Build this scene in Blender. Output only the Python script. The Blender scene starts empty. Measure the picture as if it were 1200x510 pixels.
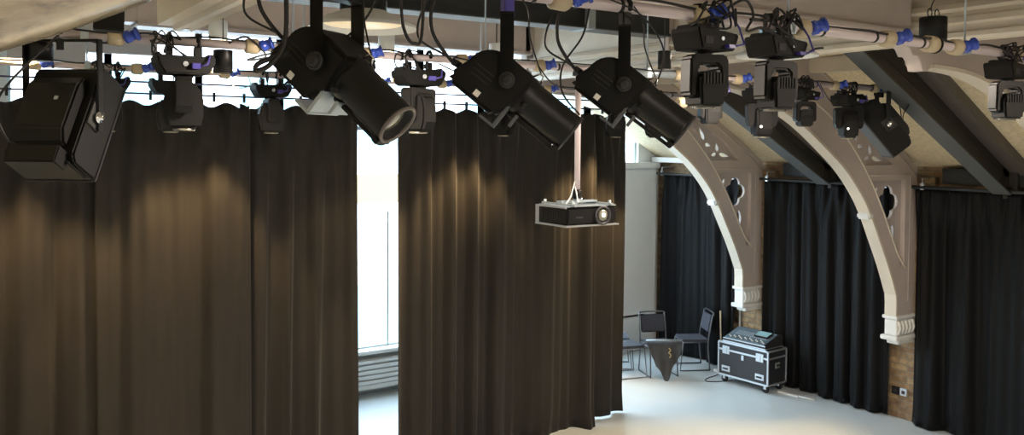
import bpy, bmesh, math, random
from mathutils import Vector, Matrix, Euler
R = math.radians
scene = bpy.context.scene
COL = scene.collection

# ------------------------------------------------------------------ camera
cam_d = bpy.data.cameras.new('camera'); cam = bpy.data.objects.new('camera', cam_d); COL.objects.link(cam)
YAW, PITCH, ROLL = R(33.57), R(1.85), R(.46)
fw = Vector((math.sin(YAW)*math.cos(PITCH), math.cos(YAW)*math.cos(PITCH), -math.sin(PITCH)))
rt = Vector((math.cos(YAW), -math.sin(YAW), 0)); up = rt.cross(fw)
r2 = math.cos(ROLL)*rt + math.sin(ROLL)*up; u2 = -math.sin(ROLL)*rt + math.cos(ROLL)*up
mw = Matrix((r2, u2, -fw)).transposed().to_4x4(); mw.translation = (0, 0, 3.4)
cam.matrix_world = mw
cam_d.sensor_width = 36; cam_d.lens = 30.0; cam_d.shift_y = -(255-196.8)/1200
cam_d.clip_start = .05; cam_d.clip_end = 200
scene.camera = cam

# ------------------------------------------------------------------ light
scene.view_settings.view_transform = 'Standard'; scene.view_settings.look = 'None'
scene.view_settings.gamma = 1; scene.view_settings.use_curve_mapping = False
scene.view_settings.exposure = 0.0
SKY = 11.5
WARM = (1.0, .65, .30)
DOWN_W = 820        # white pendant downlights along the drapes
FILL_W = 130        # dish lamps
world = bpy.data.worlds.new('overcast_sky'); scene.world = world; world.use_nodes = True
wn = world.node_tree.nodes; wl = world.node_tree.links
bg = wn['Background']; bg.inputs[1].default_value = SKY
tc = wn.new('ShaderNodeTexCoord'); sp = wn.new('ShaderNodeSeparateXYZ'); rp = wn.new('ShaderNodeValToRGB')
wl.new(tc.outputs['Generated'], sp.inputs[0]); wl.new(sp.outputs[2], rp.inputs[0]); wl.new(rp.outputs[0], bg.inputs[0])
rp.color_ramp.elements[0].position = 0; rp.color_ramp.elements[0].color = (.80, .89, 1, 1)
rp.color_ramp.elements[1].position = 1; rp.color_ramp.elements[1].color = (.68, .84, 1, 1)
try:
    scene.cycles.max_bounces = 8; scene.cycles.diffuse_bounces = 4; scene.cycles.use_denoising = True
    scene.cycles.sample_clamp_indirect = 6
except Exception: pass

def area(name, loc, rot, sx, sy, energy, color, portal=False):
    d = bpy.data.lights.new(name, 'AREA'); d.shape = 'RECTANGLE'; d.size = sx; d.size_y = sy
    d.energy = energy; d.color = color
    o = bpy.data.objects.new(name, d); COL.objects.link(o); o.location = loc; o.rotation_euler = rot
    if portal: d.cycles.is_portal = True
    return o
area('window_portal', (5.0, 10.78, 2.65), (R(-90), 0, 0), 8.9, 4.3, 1, (1, 1, 1), True)

# ------------------------------------------------------------------ materials
def mat(name, col, rough=.5, metal=0, emit=None, estr=0, noise=0, nscale=8, bump=0, bscale=60, sheen=0, spec=.5, coat=0, trans=0):
    m = bpy.data.materials.new(name); m.use_nodes = True
    n = m.node_tree.nodes; l = m.node_tree.links; b = n['Principled BSDF']
    b.inputs['Base Color'].default_value = (*col, 1); b.inputs['Roughness'].default_value = rough
    b.inputs['Metallic'].default_value = metal
    b.inputs['Specular IOR Level'].default_value = spec
    if coat: b.inputs['Coat Weight'].default_value = coat; b.inputs['Coat Roughness'].default_value = .15
    if trans: b.inputs['Transmission Weight'].default_value = trans
    if sheen: b.inputs['Sheen Weight'].default_value = sheen; b.inputs['Sheen Roughness'].default_value = .4
    if emit: b.inputs['Emission Color'].default_value = (*emit, 1); b.inputs['Emission Strength'].default_value = estr
    if noise or bump:
        t = n.new('ShaderNodeTexCoord')
        nz = n.new('ShaderNodeTexNoise'); nz.inputs['Scale'].default_value = nscale; nz.inputs['Detail'].default_value = 5
        l.new(t.outputs['Object'], nz.inputs['Vector'])
        if noise:
            mx = n.new('ShaderNodeMix'); mx.data_type = 'RGBA'
            mx.inputs[6].default_value = (*[c*(1-noise) for c in col], 1); mx.inputs[7].default_value = (*[min(1, c*(1+noise)) for c in col], 1)
            l.new(nz.outputs['Fac'], mx.inputs[0]); l.new(mx.outputs[2], b.inputs['Base Color'])
        if bump:
            nb = n.new('ShaderNodeTexNoise'); nb.inputs['Scale'].default_value = bscale; nb.inputs['Detail'].default_value = 4
            l.new(t.outputs['Object'], nb.inputs['Vector'])
            bp = n.new('ShaderNodeBump'); bp.inputs['Strength'].default_value = bump; bp.inputs['Distance'].default_value = .01
            l.new(nb.outputs['Fac'], bp.inputs['Height']); l.new(bp.outputs[0], b.inputs['Normal'])
    return m
M = {}
M['pink'] = mat('painted_timber', (.50, .435, .405), .5, noise=.10, nscale=5, bump=.25, bscale=14)
M['cream'] = mat('cream_moulding', (.66, .60, .50), .45, noise=.06, bump=.15, bscale=20)
M['white'] = mat('white_paint', (.76, .77, .75), .45, noise=.03)
M['wallw'] = mat('white_plaster', (.72, .73, .72), .7, noise=.04, nscale=2)
M['duct'] = mat('varnished_cream_paint', (.34, .29, .20), .22, noise=.55, nscale=9, bump=.35, bscale=6, coat=.6)
M['steel'] = mat('dark_grey_steel', (.034, .030, .023), .5, .0, noise=.1, bump=.1, bscale=30)
M['steelblue'] = mat('grey_flange_paint', (.095, .105, .11), .45, .1, noise=.08)
M['girder'] = mat('black_steel', (.022, .026, .027), .45, .1, noise=.2, nscale=3)
M['galv'] = mat('galvanised_steel', (.42, .48, .52), .42, .6, noise=.2, nscale=30)
M['pipe'] = mat('pale_painted_pipe', (.60, .52, .53), .3, .1, noise=.1, nscale=6)
M['chrome'] = mat('chrome', (.7, .7, .7), .2, 1)
M['alu'] = mat('aluminium_trim', (.62, .66, .70), .3, .8)
M['black'] = mat('satin_black_metal', (.006, .0058, .0055), .42, .0, bump=.05, bscale=300, spec=.28)
M['blackm'] = mat('matt_black', (.011, .011, .011), .6)
M['body'] = mat('dark_lamp_casting', (.006, .0058, .0055), .55, bump=.08, bscale=200, spec=.2)
M['slate'] = mat('slate_grey_metal', (.03, .03, .034), .45)
M['grey'] = mat('charcoal_plastic', (.0065, .0063, .006), .5, spec=.25)
M['rubber'] = mat('black_rubber', (.006, .0055, .006), .55)
M['blue'] = mat('blue_socket_plastic', (.03, .07, .42), .25)
M['violet'] = mat('violet_plug', (.06, .05, .28), .3)
M['beige'] = mat('beige_junction_cup', (.45, .37, .24), .45)
M['label'] = mat('paper_label', (.8, .78, .72), .6)
M['lens'] = mat('glass_lens', (.22, .21, .16), .06, .2, coat=1)
M['floor'] = mat('grey_vinyl_floor', (.52, .575, .60), .42, noise=.09, nscale=1.6, bump=.03, bscale=8)
M['wool'] = mat('wood_wool_board', (.72, .62, .43), .9, noise=.3, nscale=26, bump=.6, bscale=70)
M['timber'] = mat('dark_purlin_paint', (.13, .115, .10), .6, noise=.15)
M['ceil'] = mat('boarded_ceiling', (.45, .40, .34), .7, noise=.08)
M['velvet'] = mat('black_wool_serge', (.0195, .0178, .0160), .85, sheen=.10, noise=.15, nscale=3, bump=.12, bscale=120, spec=.25)  # far drapes: lamplight put into the colour, lighter and warmer
M['velvet2'] = mat('black_velour', (.0035, .004, .005), .6, sheen=.03, bump=.08, bscale=90, spec=.16)  # same black cloth on the right wall, its shade put into the colour
M['chairfab'] = mat('navy_upholstery', (.05, .055, .075), .8)
M['coat'] = mat('charcoal_cloth', (.04, .04, .043), .85, sheen=.3)
M['case'] = mat('black_case_laminate', (.022, .022, .026), .4)
M['mixer'] = mat('blue_grey_console', (.10, .14, .17), .4)
M['dishin'] = mat('warm_lamp_diffuser', (.8, .72, .55), .4, emit=(1, .74, .42), estr=.5)
M['lampglow'] = mat('lit_downlight_lens', (.9, .8, .6), .4, emit=(1, .8, .5), estr=8)
M['led'] = mat('lit_indicator', (.9, .9, .9), .4, emit=(1, 1, 1), estr=1.5)
M['yellow'] = mat('yellow_awning', (.30, .22, .10), .7)
M['facade'] = mat('pale_render', (.72, .73, .74), .8)
M['glasst'] = mat('tinted_glazing', (.25, .42, .45), .2)
M['frame'] = mat('pale_window_frame', (.50, .60, .62), .5)
M['gold'] = mat('gold_thread', (.5, .35, .12), .5)
def glass_mat():
    m = bpy.data.materials.new('window_glass'); m.use_nodes = True; n = m.node_tree.nodes; l = m.node_tree.links
    n.remove(n['Principled BSDF']); t = n.new('ShaderNodeBsdfTransparent'); g = n.new('ShaderNodeBsdfGlossy'); g.inputs['Roughness'].default_value = .02
    t.inputs[0].default_value = (.94, .97, .97, 1)
    mx = n.new('ShaderNodeMixShader'); mx.inputs[0].default_value = .05
    l.new(t.outputs[0], mx.inputs[1]); l.new(g.outputs[0], mx.inputs[2]); l.new(mx.outputs[0], n['Material Output'].inputs[0]); return m
M['ring'] = mat('worn_ring', (.13, .11, .10), .4)
def mottled(m):
    n = m.node_tree.nodes; l = m.node_tree.links; b = n['Principled BSDF']
    t = n.new('ShaderNodeTexCoord'); mp = n.new('ShaderNodeMapping'); mp.inputs['Rotation'].default_value = (0, R(22), 0); mp.inputs['Scale'].default_value = (2.2, 9, 13)
    z = n.new('ShaderNodeTexNoise'); z.inputs['Scale'].default_value = 1.6; z.inputs['Detail'].default_value = 7; z.inputs['Roughness'].default_value = .65
    c = n.new('ShaderNodeValToRGB'); e = c.color_ramp.elements
    e[0].position = .36; e[0].color = (.12, .085, .075, 1); e[1].position = .62; e[1].color = (.45, .38, .26, 1)
    k = e.new(.46); k.color = (.30, .24, .16, 1)
    l.new(t.outputs['Object'], mp.inputs[0]); l.new(mp.outputs[0], z.inputs[0]); l.new(z.outputs['Fac'], c.inputs[0]); l.new(c.outputs[0], b.inputs['Base Color'])
mottled(M['duct'])
M['glass'] = glass_mat()
def brick_mat():
    m = bpy.data.materials.new('old_brick'); m.use_nodes = True; n = m.node_tree.nodes; l = m.node_tree.links; b = n['Principled BSDF']
    t = n.new('ShaderNodeTexCoord'); s = n.new('ShaderNodeSeparateXYZ'); c = n.new('ShaderNodeCombineXYZ'); k = n.new('ShaderNodeTexBrick')
    l.new(t.outputs['Object'], s.inputs[0]); l.new(s.outputs[1], c.inputs[0]); l.new(s.outputs[2], c.inputs[1]); l.new(c.outputs[0], k.inputs[0])
    k.inputs['Color1'].default_value = (.33, .23, .12, 1); k.inputs['Color2'].default_value = (.17, .10, .055, 1); k.inputs['Mortar'].default_value = (.20, .16, .11, 1)
    k.inputs['Scale'].default_value = 1; k.inputs['Brick Width'].default_value = .225; k.inputs['Row Height'].default_value = .075; k.inputs['Mortar Size'].default_value = .009
    nz = n.new('ShaderNodeTexNoise'); nz.inputs['Scale'].default_value = 14; nz.inputs['Detail'].default_value = 6; l.new(t.outputs['Object'], nz.inputs[0])
    mx = n.new('ShaderNodeMix'); mx.data_type = 'RGBA'; mx.blend_type = 'OVERLAY'; mx.inputs[0].default_value = .8
    l.new(k.outputs[0], mx.inputs[6]); l.new(nz.outputs['Fac'], mx.inputs[7]); l.new(mx.outputs[2], b.inputs['Base Color'])
    bp = n.new('ShaderNodeBump'); bp.inputs['Strength'].default_value = .6; bp.inputs['Distance'].default_value = .01
    l.new(k.outputs['Fac'], bp.inputs['Height']); bp.invert = True; l.new(bp.outputs[0], b.inputs['Normal']); b.inputs['Roughness'].default_value = .85
    return m
M['brick'] = brick_mat()

# ------------------------------------------------------------------ mesh helpers
class MB:
    def __init__(s): s.v = []; s.f = []; s.s = []
    def add(s, vs, fs, smooth=False, T=None):
        o = len(s.v)
        for p in vs:
            p = Vector(p); s.v.append(tuple(T @ p) if T is not None else tuple(p))
        for f in fs: s.f.append([i+o for i in f]); s.s.append(smooth)
        return s
    def box(s, x0, x1, y0, y1, z0, z1, T=None):
        v = [(x, y, z) for x in (x0, x1) for y in (y0, y1) for z in (z0, z1)]
        return s.add(v, [(0,1,3,2),(4,6,7,5),(0,4,5,1),(2,3,7,6),(0,2,6,4),(1,5,7,3)], False, T)
    def prism(s, poly, a0, a1, axis='y', T=None, smooth=False):
        # poly in the plane of the other two axes: x-z for y, y-z for x, x-y for z
        def P(p, a): return {'y': (p[0], a, p[1]), 'x': (a, p[0], p[1]), 'z': (p[0], p[1], a)}[axis]
        n = len(poly); v = [P(p, a0) for p in poly] + [P(p, a1) for p in poly]
        s.add(v, [tuple(range(n)), tuple(range(2*n-1, n-1, -1))], False, T)
        o = len(s.v) - 2*n
        for i in range(n): s.f.append([o+i, o+n+i, o+n+(i+1) % n, o+(i+1) % n]); s.s.append(smooth)
        return s
    def tube(s, pts, r, n=8, T=None, caps=True):
        pts = [Vector(p) for p in pts]; vs = []; fs = []; prev = None
        for i, p in enumerate(pts):
            d = (pts[min(i+1, len(pts)-1)] - pts[max(i-1, 0)])
            if d.length < 1e-9: d = Vector((0, 0, 1))
            d.normalize()
            if prev is None:
                a = d.cross(Vector((0, 0, 1)) if abs(d.z) < .9 else Vector((1, 0, 0))).normalized()
            else:
                a = (prev - d*prev.dot(d)); a = a.normalized() if a.length > 1e-6 else d.orthogonal().normalized()
            prev = a; b = d.cross(a); rr = r[i] if isinstance(r, (list, tuple)) else r
            for k in range(n): t = 2*math.pi*k/n; vs.append(p + a*math.cos(t)*rr + b*math.sin(t)*rr)
        for i in range(len(pts)-1):
            for k in range(n): fs.append((i*n+k, i*n+(k+1) % n, (i+1)*n+(k+1) % n, (i+1)*n+k))
        s.add(vs, fs, True, T)
        if caps: 
            o = len(s.v) - len(vs)
            s.f.append([o+k for k in range(n)][::-1]); s.s.append(False)
            s.f.append([o+(len(pts)-1)*n+k for k in range(n)]); s.s.append(False)
        return s
    def lathe(s, prof, n=24, T=None, smooth=True, caps=True):
        # prof: (r, z) around z
        vs = []; fs = []
        for r, z in prof:
            for k in range(n): t = 2*math.pi*k/n; vs.append((r*math.cos(t), r*math.sin(t), z))
        m = len(prof)
        for i in range(m-1):
            for k in range(n): fs.append((i*n+k, i*n+(k+1) % n, (i+1)*n+(k+1) % n, (i+1)*n+k))
        s.add(vs, fs, smooth, T); o = len(s.v) - len(vs)
        if not caps: return s
        s.f.append([o+k for k in range(n)][::-1]); s.s.append(False)
        s.f.append([o+(m-1)*n+k for k in range(n)]); s.s.append(False)
        return s
    def mesh(s, name, m, bevel=0):
        me = bpy.data.meshes.new(name); me.from_pydata(s.v, [], s.f); me.materials.append(m)
        me.polygons.foreach_set('use_smooth', s.s)
        bm = bmesh.new(); bm.from_mesh(me)
        bmesh.ops.recalc_face_normals(bm, faces=bm.faces)
        if bevel:
            es = [e for e in bm.edges if len(e.link_faces) == 2 and e.calc_face_angle(0) > R(28)]
            bmesh.ops.bevel(bm, geom=es, offset=bevel, segments=2, affect='EDGES', clamp_overlap=True)
        bm.to_mesh(me); bm.free(); me.update()
        return me
def link(name, me, parent=None, T=None):
    o = bpy.data.objects.new(name, me); COL.objects.link(o); o.parent = parent
    if T is not None: o.matrix_local = T
    return o
def build(mb, name, m, parent=None, bevel=0, T=None):
    return link(name, mb.mesh(name, M[m], bevel), parent, T)
CACHE = {}
def cached(key, name, fn, m, parent, bevel=0, T=None):
    if key not in CACHE: CACHE[key] = fn().mesh(name, M[m], bevel)
    return link(name, CACHE[key], parent, T)
def tag(o, label, cat, group=None):
    o['label'] = label; o['category'] = cat
    if group: o['group'] = group
    return o
def thing(name, label, cat, loc=(0, 0, 0), rz=0, group=None):
    o = bpy.data.objects.new(name, None); COL.objects.link(o); o.location = loc; o.rotation_euler = (0, 0, rz)
    o.empty_display_size = .1
    return tag(o, label, cat, group)
def struct(o): o['kind'] = 'structure'; return o
def spline(pts, k=6):
    pts = [Vector(p) for p in pts]; out = []
    for i in range(len(pts)-1):
        p0 = pts[max(i-1, 0)]; p1 = pts[i]; p2 = pts[i+1]; p3 = pts[min(i+2, len(pts)-1)]
        for j in range(k):
            t = j/k
            out.append(.5*((2*p1) + (p2-p0)*t + (2*p0-5*p1+4*p2-p3)*t*t + (3*p1-p0-3*p2+p3)*t**3))
    out.append(pts[-1]); return out
def frame(x, z_hint=(0, 0, 1)):
    x = Vector(x).normalized(); y = Vector(z_hint).cross(x).normalized(); z = x.cross(y)
    return Matrix((x, y, z)).transposed().to_4x4()
def curve_plate(name, outlines, y0, thick, m, parent=None, bevel=0):
    # outlines in x-z, first is the outer edge and the rest are holes
    cd = bpy.data.curves.new(name, 'CURVE'); cd.dimensions = '2D'; cd.fill_mode = 'BOTH'; cd.extrude = thick/2-bevel
    if bevel: cd.bevel_depth = bevel; cd.bevel_resolution = 1; cd.offset = -bevel
    for ol in outlines:
        sp_ = cd.splines.new('POLY'); sp_.points.add(len(ol)-1); sp_.use_cyclic_u = True
        for i, (x, z) in enumerate(ol): sp_.points[i].co = (x, z, 0, 1)
    tmp = bpy.data.objects.new('tmp', cd); COL.objects.link(tmp)
    me = bpy.data.meshes.new_from_object(tmp.evaluated_get(bpy.context.evaluated_depsgraph_get()))
    bpy.data.objects.remove(tmp); bpy.data.curves.remove(cd)
    me.transform(Matrix(((1, 0, 0, 0), (0, 0, -1, y0), (0, 1, 0, 0), (0, 0, 0, 1))))
    me.materials.clear(); me.materials.append(M[m]); me.name = name
    return link(name, me, parent)

# ------------------------------------------------------------------ room shell
XW = 9.90; XL = -2.82; YF = 10.5; YB = -3.5; MID = 3.54
def roofz(x): return 3.15 + .55*(9.85 - x)
b = MB(); b.box(XL-.3, XW+.3, YB-.3, YF+.25, -.2, 0); struct(build(b, 'floor', 'floor'))
b = MB(); b.box(XW, XW+.3, YB-.3, YF+.3, 0, 3.22); struct(build(b, 'wall_right', 'brick'))
b = MB(); b.box(XL-.3, XL, YB-.3, YF+.3, 0, 3.22); struct(build(b, 'wall_left', 'wallw'))
b = MB(); b.box(XL-.3, XW+.3, YB-.3, YB, 0, 5.6); struct(build(b, 'wall_near', 'wallw'))
# far wall: sill, piers, head above the long window
b = MB(); b.box(XL-.3, XW+.3, YF, YF+.25, 0, .55); b.box(XL-.3, .55, YF, YF+.25, .55, 5.6); b.box(9.45, XW+.3, YF, YF+.25, .55, 5.6)
struct(build(b, 'wall_far', 'wallw'))
b = MB(); b.box(.55, 1.3, YF, YF+.25, 4.22, 5.6); b.box(1.3, 2.05, YF, YF+.25, 4.34, 5.6); b.box(2.05, 9.45, YF, YF+.25, 4.74, 5.6); struct(build(b, 'wall_far', 'pink'))
b = MB(); b.box(.5, 9.5, YF-.16, YF+.02, .55, .60); struct(build(b, 'trim_1', 'white', bevel=.01))      # window sill
b = MB(); b.box(2.0, 9.6, YF-.06, YF, 4.68, 4.80); struct(build(b, 'trim_2', 'pink', bevel=.01))          # window head
# roof: two slopes and the flat boarded middle
b = MB()
for x0, x1 in ((9.95, 5.9), (-2.87, 1.18)):
    z0 = roofz(9.95); z1 = roofz(5.9)
    b.prism([(x0, z0), (x1, z1), (x1, z1+.15), (x0, z0+.15)], YB-.3, YF+.3, 'y')
struct(build(b, 'ceiling', 'wool'))
b = MB(); b.box(1.15, 5.93, YB-.3, YF+.3, 5.3, 5.45); struct(build(b, 'ceiling', 'ceil'))
# board joints across the slope and dark painted rafters above the steels
for i, y in enumerate((7.02, 4.72, 2.4, 9.6)):
    b = MB(); b.prism([(9.84, roofz(9.84)-.12), (5.95, roofz(5.95)-.12), (5.95, roofz(5.95)+.02), (9.84, roofz(9.84)+.02)], y-.11, y+.11, 'y')
    struct(build(b, 'trim_%d' % (8+i), 'timber', bevel=.008)) if 1 else (lambda *a: 0)(None, ['dark painted timber rafter over the middle steel beam, right of the far white arch',
        'dark painted timber rafter over the steel beam at upper right', 'dark painted timber rafter at the near end of the right roof slope',
        'dark painted timber rafter close to the far window wall'][i], 'rafter', 'timber rafters of the right roof slope')
# purlin along the slope
b = MB(); b.box(7.72, 7.86, YB, YF, roofz(7.8)-.13, roofz(7.8)+.03); struct(build(b, 'trim_3', 'cream', bevel=.01))
# white service rail on the brick above the drapes and cornice beams
b = MB(); b.box(9.72, 9.9, 8.45, YF, 3.06, 3.14); struct(build(b, 'trim_4', 'white', bevel=.01))
# white pier at the far corner
b = MB(); b.box(9.0, 9.72, YF-.16, YF, 0, 2.96); b.box(8.96, 9.76, YF-.20, YF, 2.96, 3.06); struct(build(b, 'trim_5', 'white', bevel=.01))
def cornice(x, sgn, y0, y1):
    p = [(0, 4.45), (0, 4.36), (-.05, 4.345), (-.07, 4.31), (-.035, 4.29), (-.035, 4.265), (-.06, 4.25), (-.065, 4.215), (-.03, 4.20), (-.02, 4.16), (-.045, 4.15), (-.045, 4.12), (-.01, 4.10), (.01, 4.125), (.05, 4.125), (.06, 4.10), (.10, 4.10), (.11, 4.13), (.2, 4.13), (.2, 4.75), (0, 4.75)]
    b = MB(); b.prism([(x+sgn*a, z) for a, z in p], y0, y1, 'y'); return b
struct(build(cornice(5.73, 1, YB, 8.2), 'trim_6', 'cream'))
struct(build(cornice(1.35, -1, YB, 5.9), 'trim_7', 'cream'))

# long window: mullions, transoms, panes
xs = [.55 + i*(8.9/9) for i in range(10)]
def window(n, x0, x1):
    b = MB()
    for x in (x0, x1): b.box(x-.035, x+.035, YF+.06, YF+.14, .55, 4.72)
    for z in (.58, 4.70): b.box(x0, x1, YF+.06, YF+.14, z-.03, z+.03)
    b.box(x0, x1, YF+.07, YF+.13, 3.52, 3.57)
    b.box((x0+x1)/2-.012, (x0+x1)/2+.012, YF+.07, YF+.13, .6, 2.42)
    f = struct(build(b, 'window_%d' % n, 'frame'))
    g = MB(); g.box(x0+.02, x1-.02, YF+.095, YF+.105, .58, 4.7); build(g, 'pane', 'glass', f)
for i in range(9): window(i+1, xs[i], xs[i+1])
# outside
b = MB(); b.box(-20, 40, 11, 40, -3.2, -3); tag(build(b, 'street_paving', 'facade'), 'pale paving outside beyond the far windows', 'ground')['kind'] = 'structure'
r = thing('opposite_building', 'pale rendered building across the street, seen through the gap between the black drapes', 'building', (8, 19, -3))
b = MB(); b.box(-12, 14, 0, 6, 0, 9); build(b, 'wall', 'facade', r)
b = MB(); b.box(-3.2, 3.4, -.5, 0, 4.9, 5.55); build(b, 'awning', 'yellow', r)
for i in range(9):
    for z in (1.2, 6.2):
        b = MB(); b.box(-11+i*2.8, -9.8+i*2.8, -.06, .02, z, z+1.7); w = build(b, 'window', 'glasst', r)
# radiator under the window
for i in range(4):
    r = thing('radiator', ['grey finned radiator under the window in the gap between the drapes', 'long low radiator behind the left black drapes', 'long low radiator behind the centre drapes', 'long low radiator near the far right window corner'][i], 'radiator', (4.85 if i == 0 else (2.2, 0, 7.35)[1 if i == 0 else [0, 0, 0, 2][i]] if i != 1 else 2.4, YF-.14, 0)) if i in (0, 1, 3) else None
    if r is None: continue
    b = MB(); b.box(-1.1, 1.1, -.05, .04, .10, .16); b.box(-1.1, 1.1, -.05, .04, .44, .48)
    for k in range(4): b.box(-1.1, 1.1, -.06, -.03, .17+k*.067, .17+k*.067+.05)
    build(b, 'panel', 'white', r, .004)
    for s in (-.9, .9):
        b = MB(); b.box(s-.03, s+.03, -.03, .03, 0, .12); build(b, 'foot', 'white', r)

# ------------------------------------------------------------------ arched roof trusses
def smooth2(pts, k=5): return [(p.x, p.z) for p in spline([(a, 0, c) for a, c in pts], k)]
INNER = [(9.43, 1.34), (9.43, 1.50)] + smooth2([(9.42, 1.60), (9.25, 1.95), (9.06, 2.28), (8.88, 2.58), (8.68, 2.84), (8.38, 3.12), (8.0, 3.38), (7.63, 3.60), (7.25, 3.77), (6.85, 3.90), (6.47, 3.965), (6.05, 3.985)])
def arch_bracket(root, y, side, tie_z, full=True):
    f = (lambda x: x) if side > 0 else (lambda x: 2*MID-x)
    F = lambda pl: [(f(a), c) for a, c in pl]
    scallop = [(6.05, 3.985), (6.0, 3.93), (5.93, 3.93), (5.90, 3.99), (5.86, 4.03), (5.80, 4.03), (5.76, 4.08), (5.70, 4.10), (5.66, 4.16), (5.66, tie_z)]
    outer = [(5.66, 4.75), (5.95, 5.15), (6.6, 4.98), (8.24, 4.10), (9.08, 3.60), (9.80, 3.12), (9.82, 1.12)]
    hole1 = [(7.75, 4.02), (8.42, 3.66), (8.90, 3.18), (9.32, 3.15), (9.22, 3.30), (8.95, 3.50), (8.60, 3.72), (8.20, 3.95), (7.95, 4.05)]
    hole1 = [(8.34, 3.76), (8.50, 3.52), (8.62, 3.34), (8.76, 3.15), (9.30, 3.15), (9.02, 3.40)]
    hole2 = [(8.90, 2.96), (9.56, 2.96), (9.56, 1.98), (9.50, 1.92), (9.42, 2.10), (9.2, 2.52)]
    hole3 = [(6.75, 4.20), (7.35, 4.08), (7.75, 3.93), (8.05, 3.80), (7.75, 4.08), (7.2, 4.40), (6.75, 4.62)]
    curve_plate('arch_frame', [F(INNER+scallop[1:]+outer), F(hole1), F(hole2)], y, .12, 'pink', root, .008)
    # pierced tracery panels set back in the frame
    def blob(cx, cz, pts): return [(cx+a, cz+c) for a, c in pts]
    def petals(cx, cz, r, n, rot=0, fat=.62, m=26):
        out = []
        for i in range(m*2):
            t = 2*math.pi*i/(m*2); rr = r*(.62 + .38*abs(math.cos(n*(t-rot)/2))**fat)
            out.append((cx+rr*math.cos(t), cz+rr*math.sin(t)))
        return out
    def leaf(cx, cz, L, w, a):
        out = []
        for i in range(12):
            t = i/11; out.append((t*L, w*math.sin(math.pi*t**.7)))
        for i in range(10, 0, -1):
            t = i/11; out.append((t*L, -w*math.sin(math.pi*t**.7)))
        ca, sa = math.cos(a), math.sin(a)
        return [(cx+x*ca-z*sa, cz+x*sa+z*ca) for x, z in out]
    h1 = [F(leaf(8.66, 3.42, .20, .028, R(118))), F(leaf(8.68, 3.37, .11, .026, R(-15))), F(leaf(8.66, 3.35, .12, .026, R(-75))),
          F(leaf(8.92, 3.26, .13, .026, R(100))), F(leaf(8.955, 3.235, .20, .028, R(-12))), F(leaf(8.89, 3.235, .09, .026, R(195)))]
    curve_plate('tracery_panel', [F(grow(hole1, 1.12))]+h1, y+.012, .035, 'pink', root)
    h2 = [F(petals(9.29, 2.70, .20, 4, R(90))), F(leaf(9.37, 2.44, .30, .045, R(-86))), F(leaf(9.02, 2.80, .10, .025, R(60)))]
    curve_plate('tracery_panel', [F(grow(hole2, 1.08))]+h2, y+.012, .035, 'pink', root)
    # light bead running up the face and moulded soffit edge
    for yy in (y-.07,):
        bead = [(9.60, 1.90), (9.42, 2.1), (9.18, 2.50), (8.92, 2.90), (8.62, 3.25), (8.28, 3.56), (7.95, 3.78), (7.5, 3.96), (7.0, 4.07)]
        bd = MB(); bd.tube([(f(a), yy+.012, c) for a, c in smooth2(bead, 3)], .012, 6); build(bd, 'bead', 'cream', root)
        bd = MB(); bd.tube([(f(a), yy+.012, c) for a, c in ((9.78, 3.02), (9.05, 3.50), (8.2, 4.02), (6.9, 4.72))], .014, 6)
        bd.tube([(f(a), yy+.012, c) for a, c in ((9.66, 1.5), (9.66, 3.02), (8.86, 3.03))], .010, 6); build(bd, 'bead', 'pink', root)
    sof = MB()
    n = len(INNER)
    for i in range(n-1):
        (xa, za), (xb, zb) = INNER[i], INNER[i+1]
        def nrm(j):
            a_ = INNER[max(j-1, 0)]; b_ = INNER[min(j+1, n-1)]; d = Vector((b_[0]-a_[0], b_[1]-a_[1])).normalized(); return Vector((d.y, -d.x)) * -1
        na, nb = nrm(i), nrm(i+1); q = .03
        v = []
        for (x, z), m_ in (((xa, za), na), ((xb, zb), nb)):
            for yy in (y-.075, y+.075):
                v.append((f(x-m_.x*q*0), yy, z-m_.y*q*0)); v.append((f(x+m_.x*q), yy, z+m_.y*q))
        sof.add(v, [(0,1,3,2),(4,6,7,5),(0,4,5,1),(2,3,7,6),(0,2,6,4),(1,5,7,3)])
    build(sof, 'soffit_moulding', 'cream', root)
    # small boss on the soffit and corbel at the foot
    bs = MB(); bs.box(f(8.86)-.05, f(8.86)+.05, y-.085, y+.085, 2.52, 2.60); build(bs, 'boss', 'white', root, .02)
    c = MB(); x0, x1 = sorted((f(9.40), f(9.88)))
    c.box(x0-.02, x1, y-.10, y+.10, 1.30, 1.34); c.box(x0+.01, x1, y-.08, y+.08, 1.10, 1.30); c.box(x0-.03, x1, y-.11, y+.11, 1.045, 1.10); c.box(x0+.06, x1, y-.08, y+.08, .99, 1.045)
    for k in range(5):
        c.tube([(x0+.03+k*.07, y-.085, 1.12), (x0+.055+k*.07, y-.10, 1.19), (x0+.03+k*.07, y-.09, 1.28)], .020, 6)
    build(c, 'corbel', 'white', root, .008)
def grow(pl, k):
    cx = sum(p[0] for p in pl)/len(pl); cz = sum(p[1] for p in pl)/len(pl); return [(cx+(a-cx)*k, cz+(c-cz)*k) for a, c in pl]
TR = [(8.30, 4.42, 4.74, 'far arched timber truss painted pale, its foot left of the flight case', True),
      (5.95, 4.62, 4.86, 'middle arched timber truss painted pale, its foot between the two right-hand drapes', True),
      (3.60, 4.19, 4.42, 'near arched timber truss painted pale, its arch leaving the frame at upper right', True)]
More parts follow.
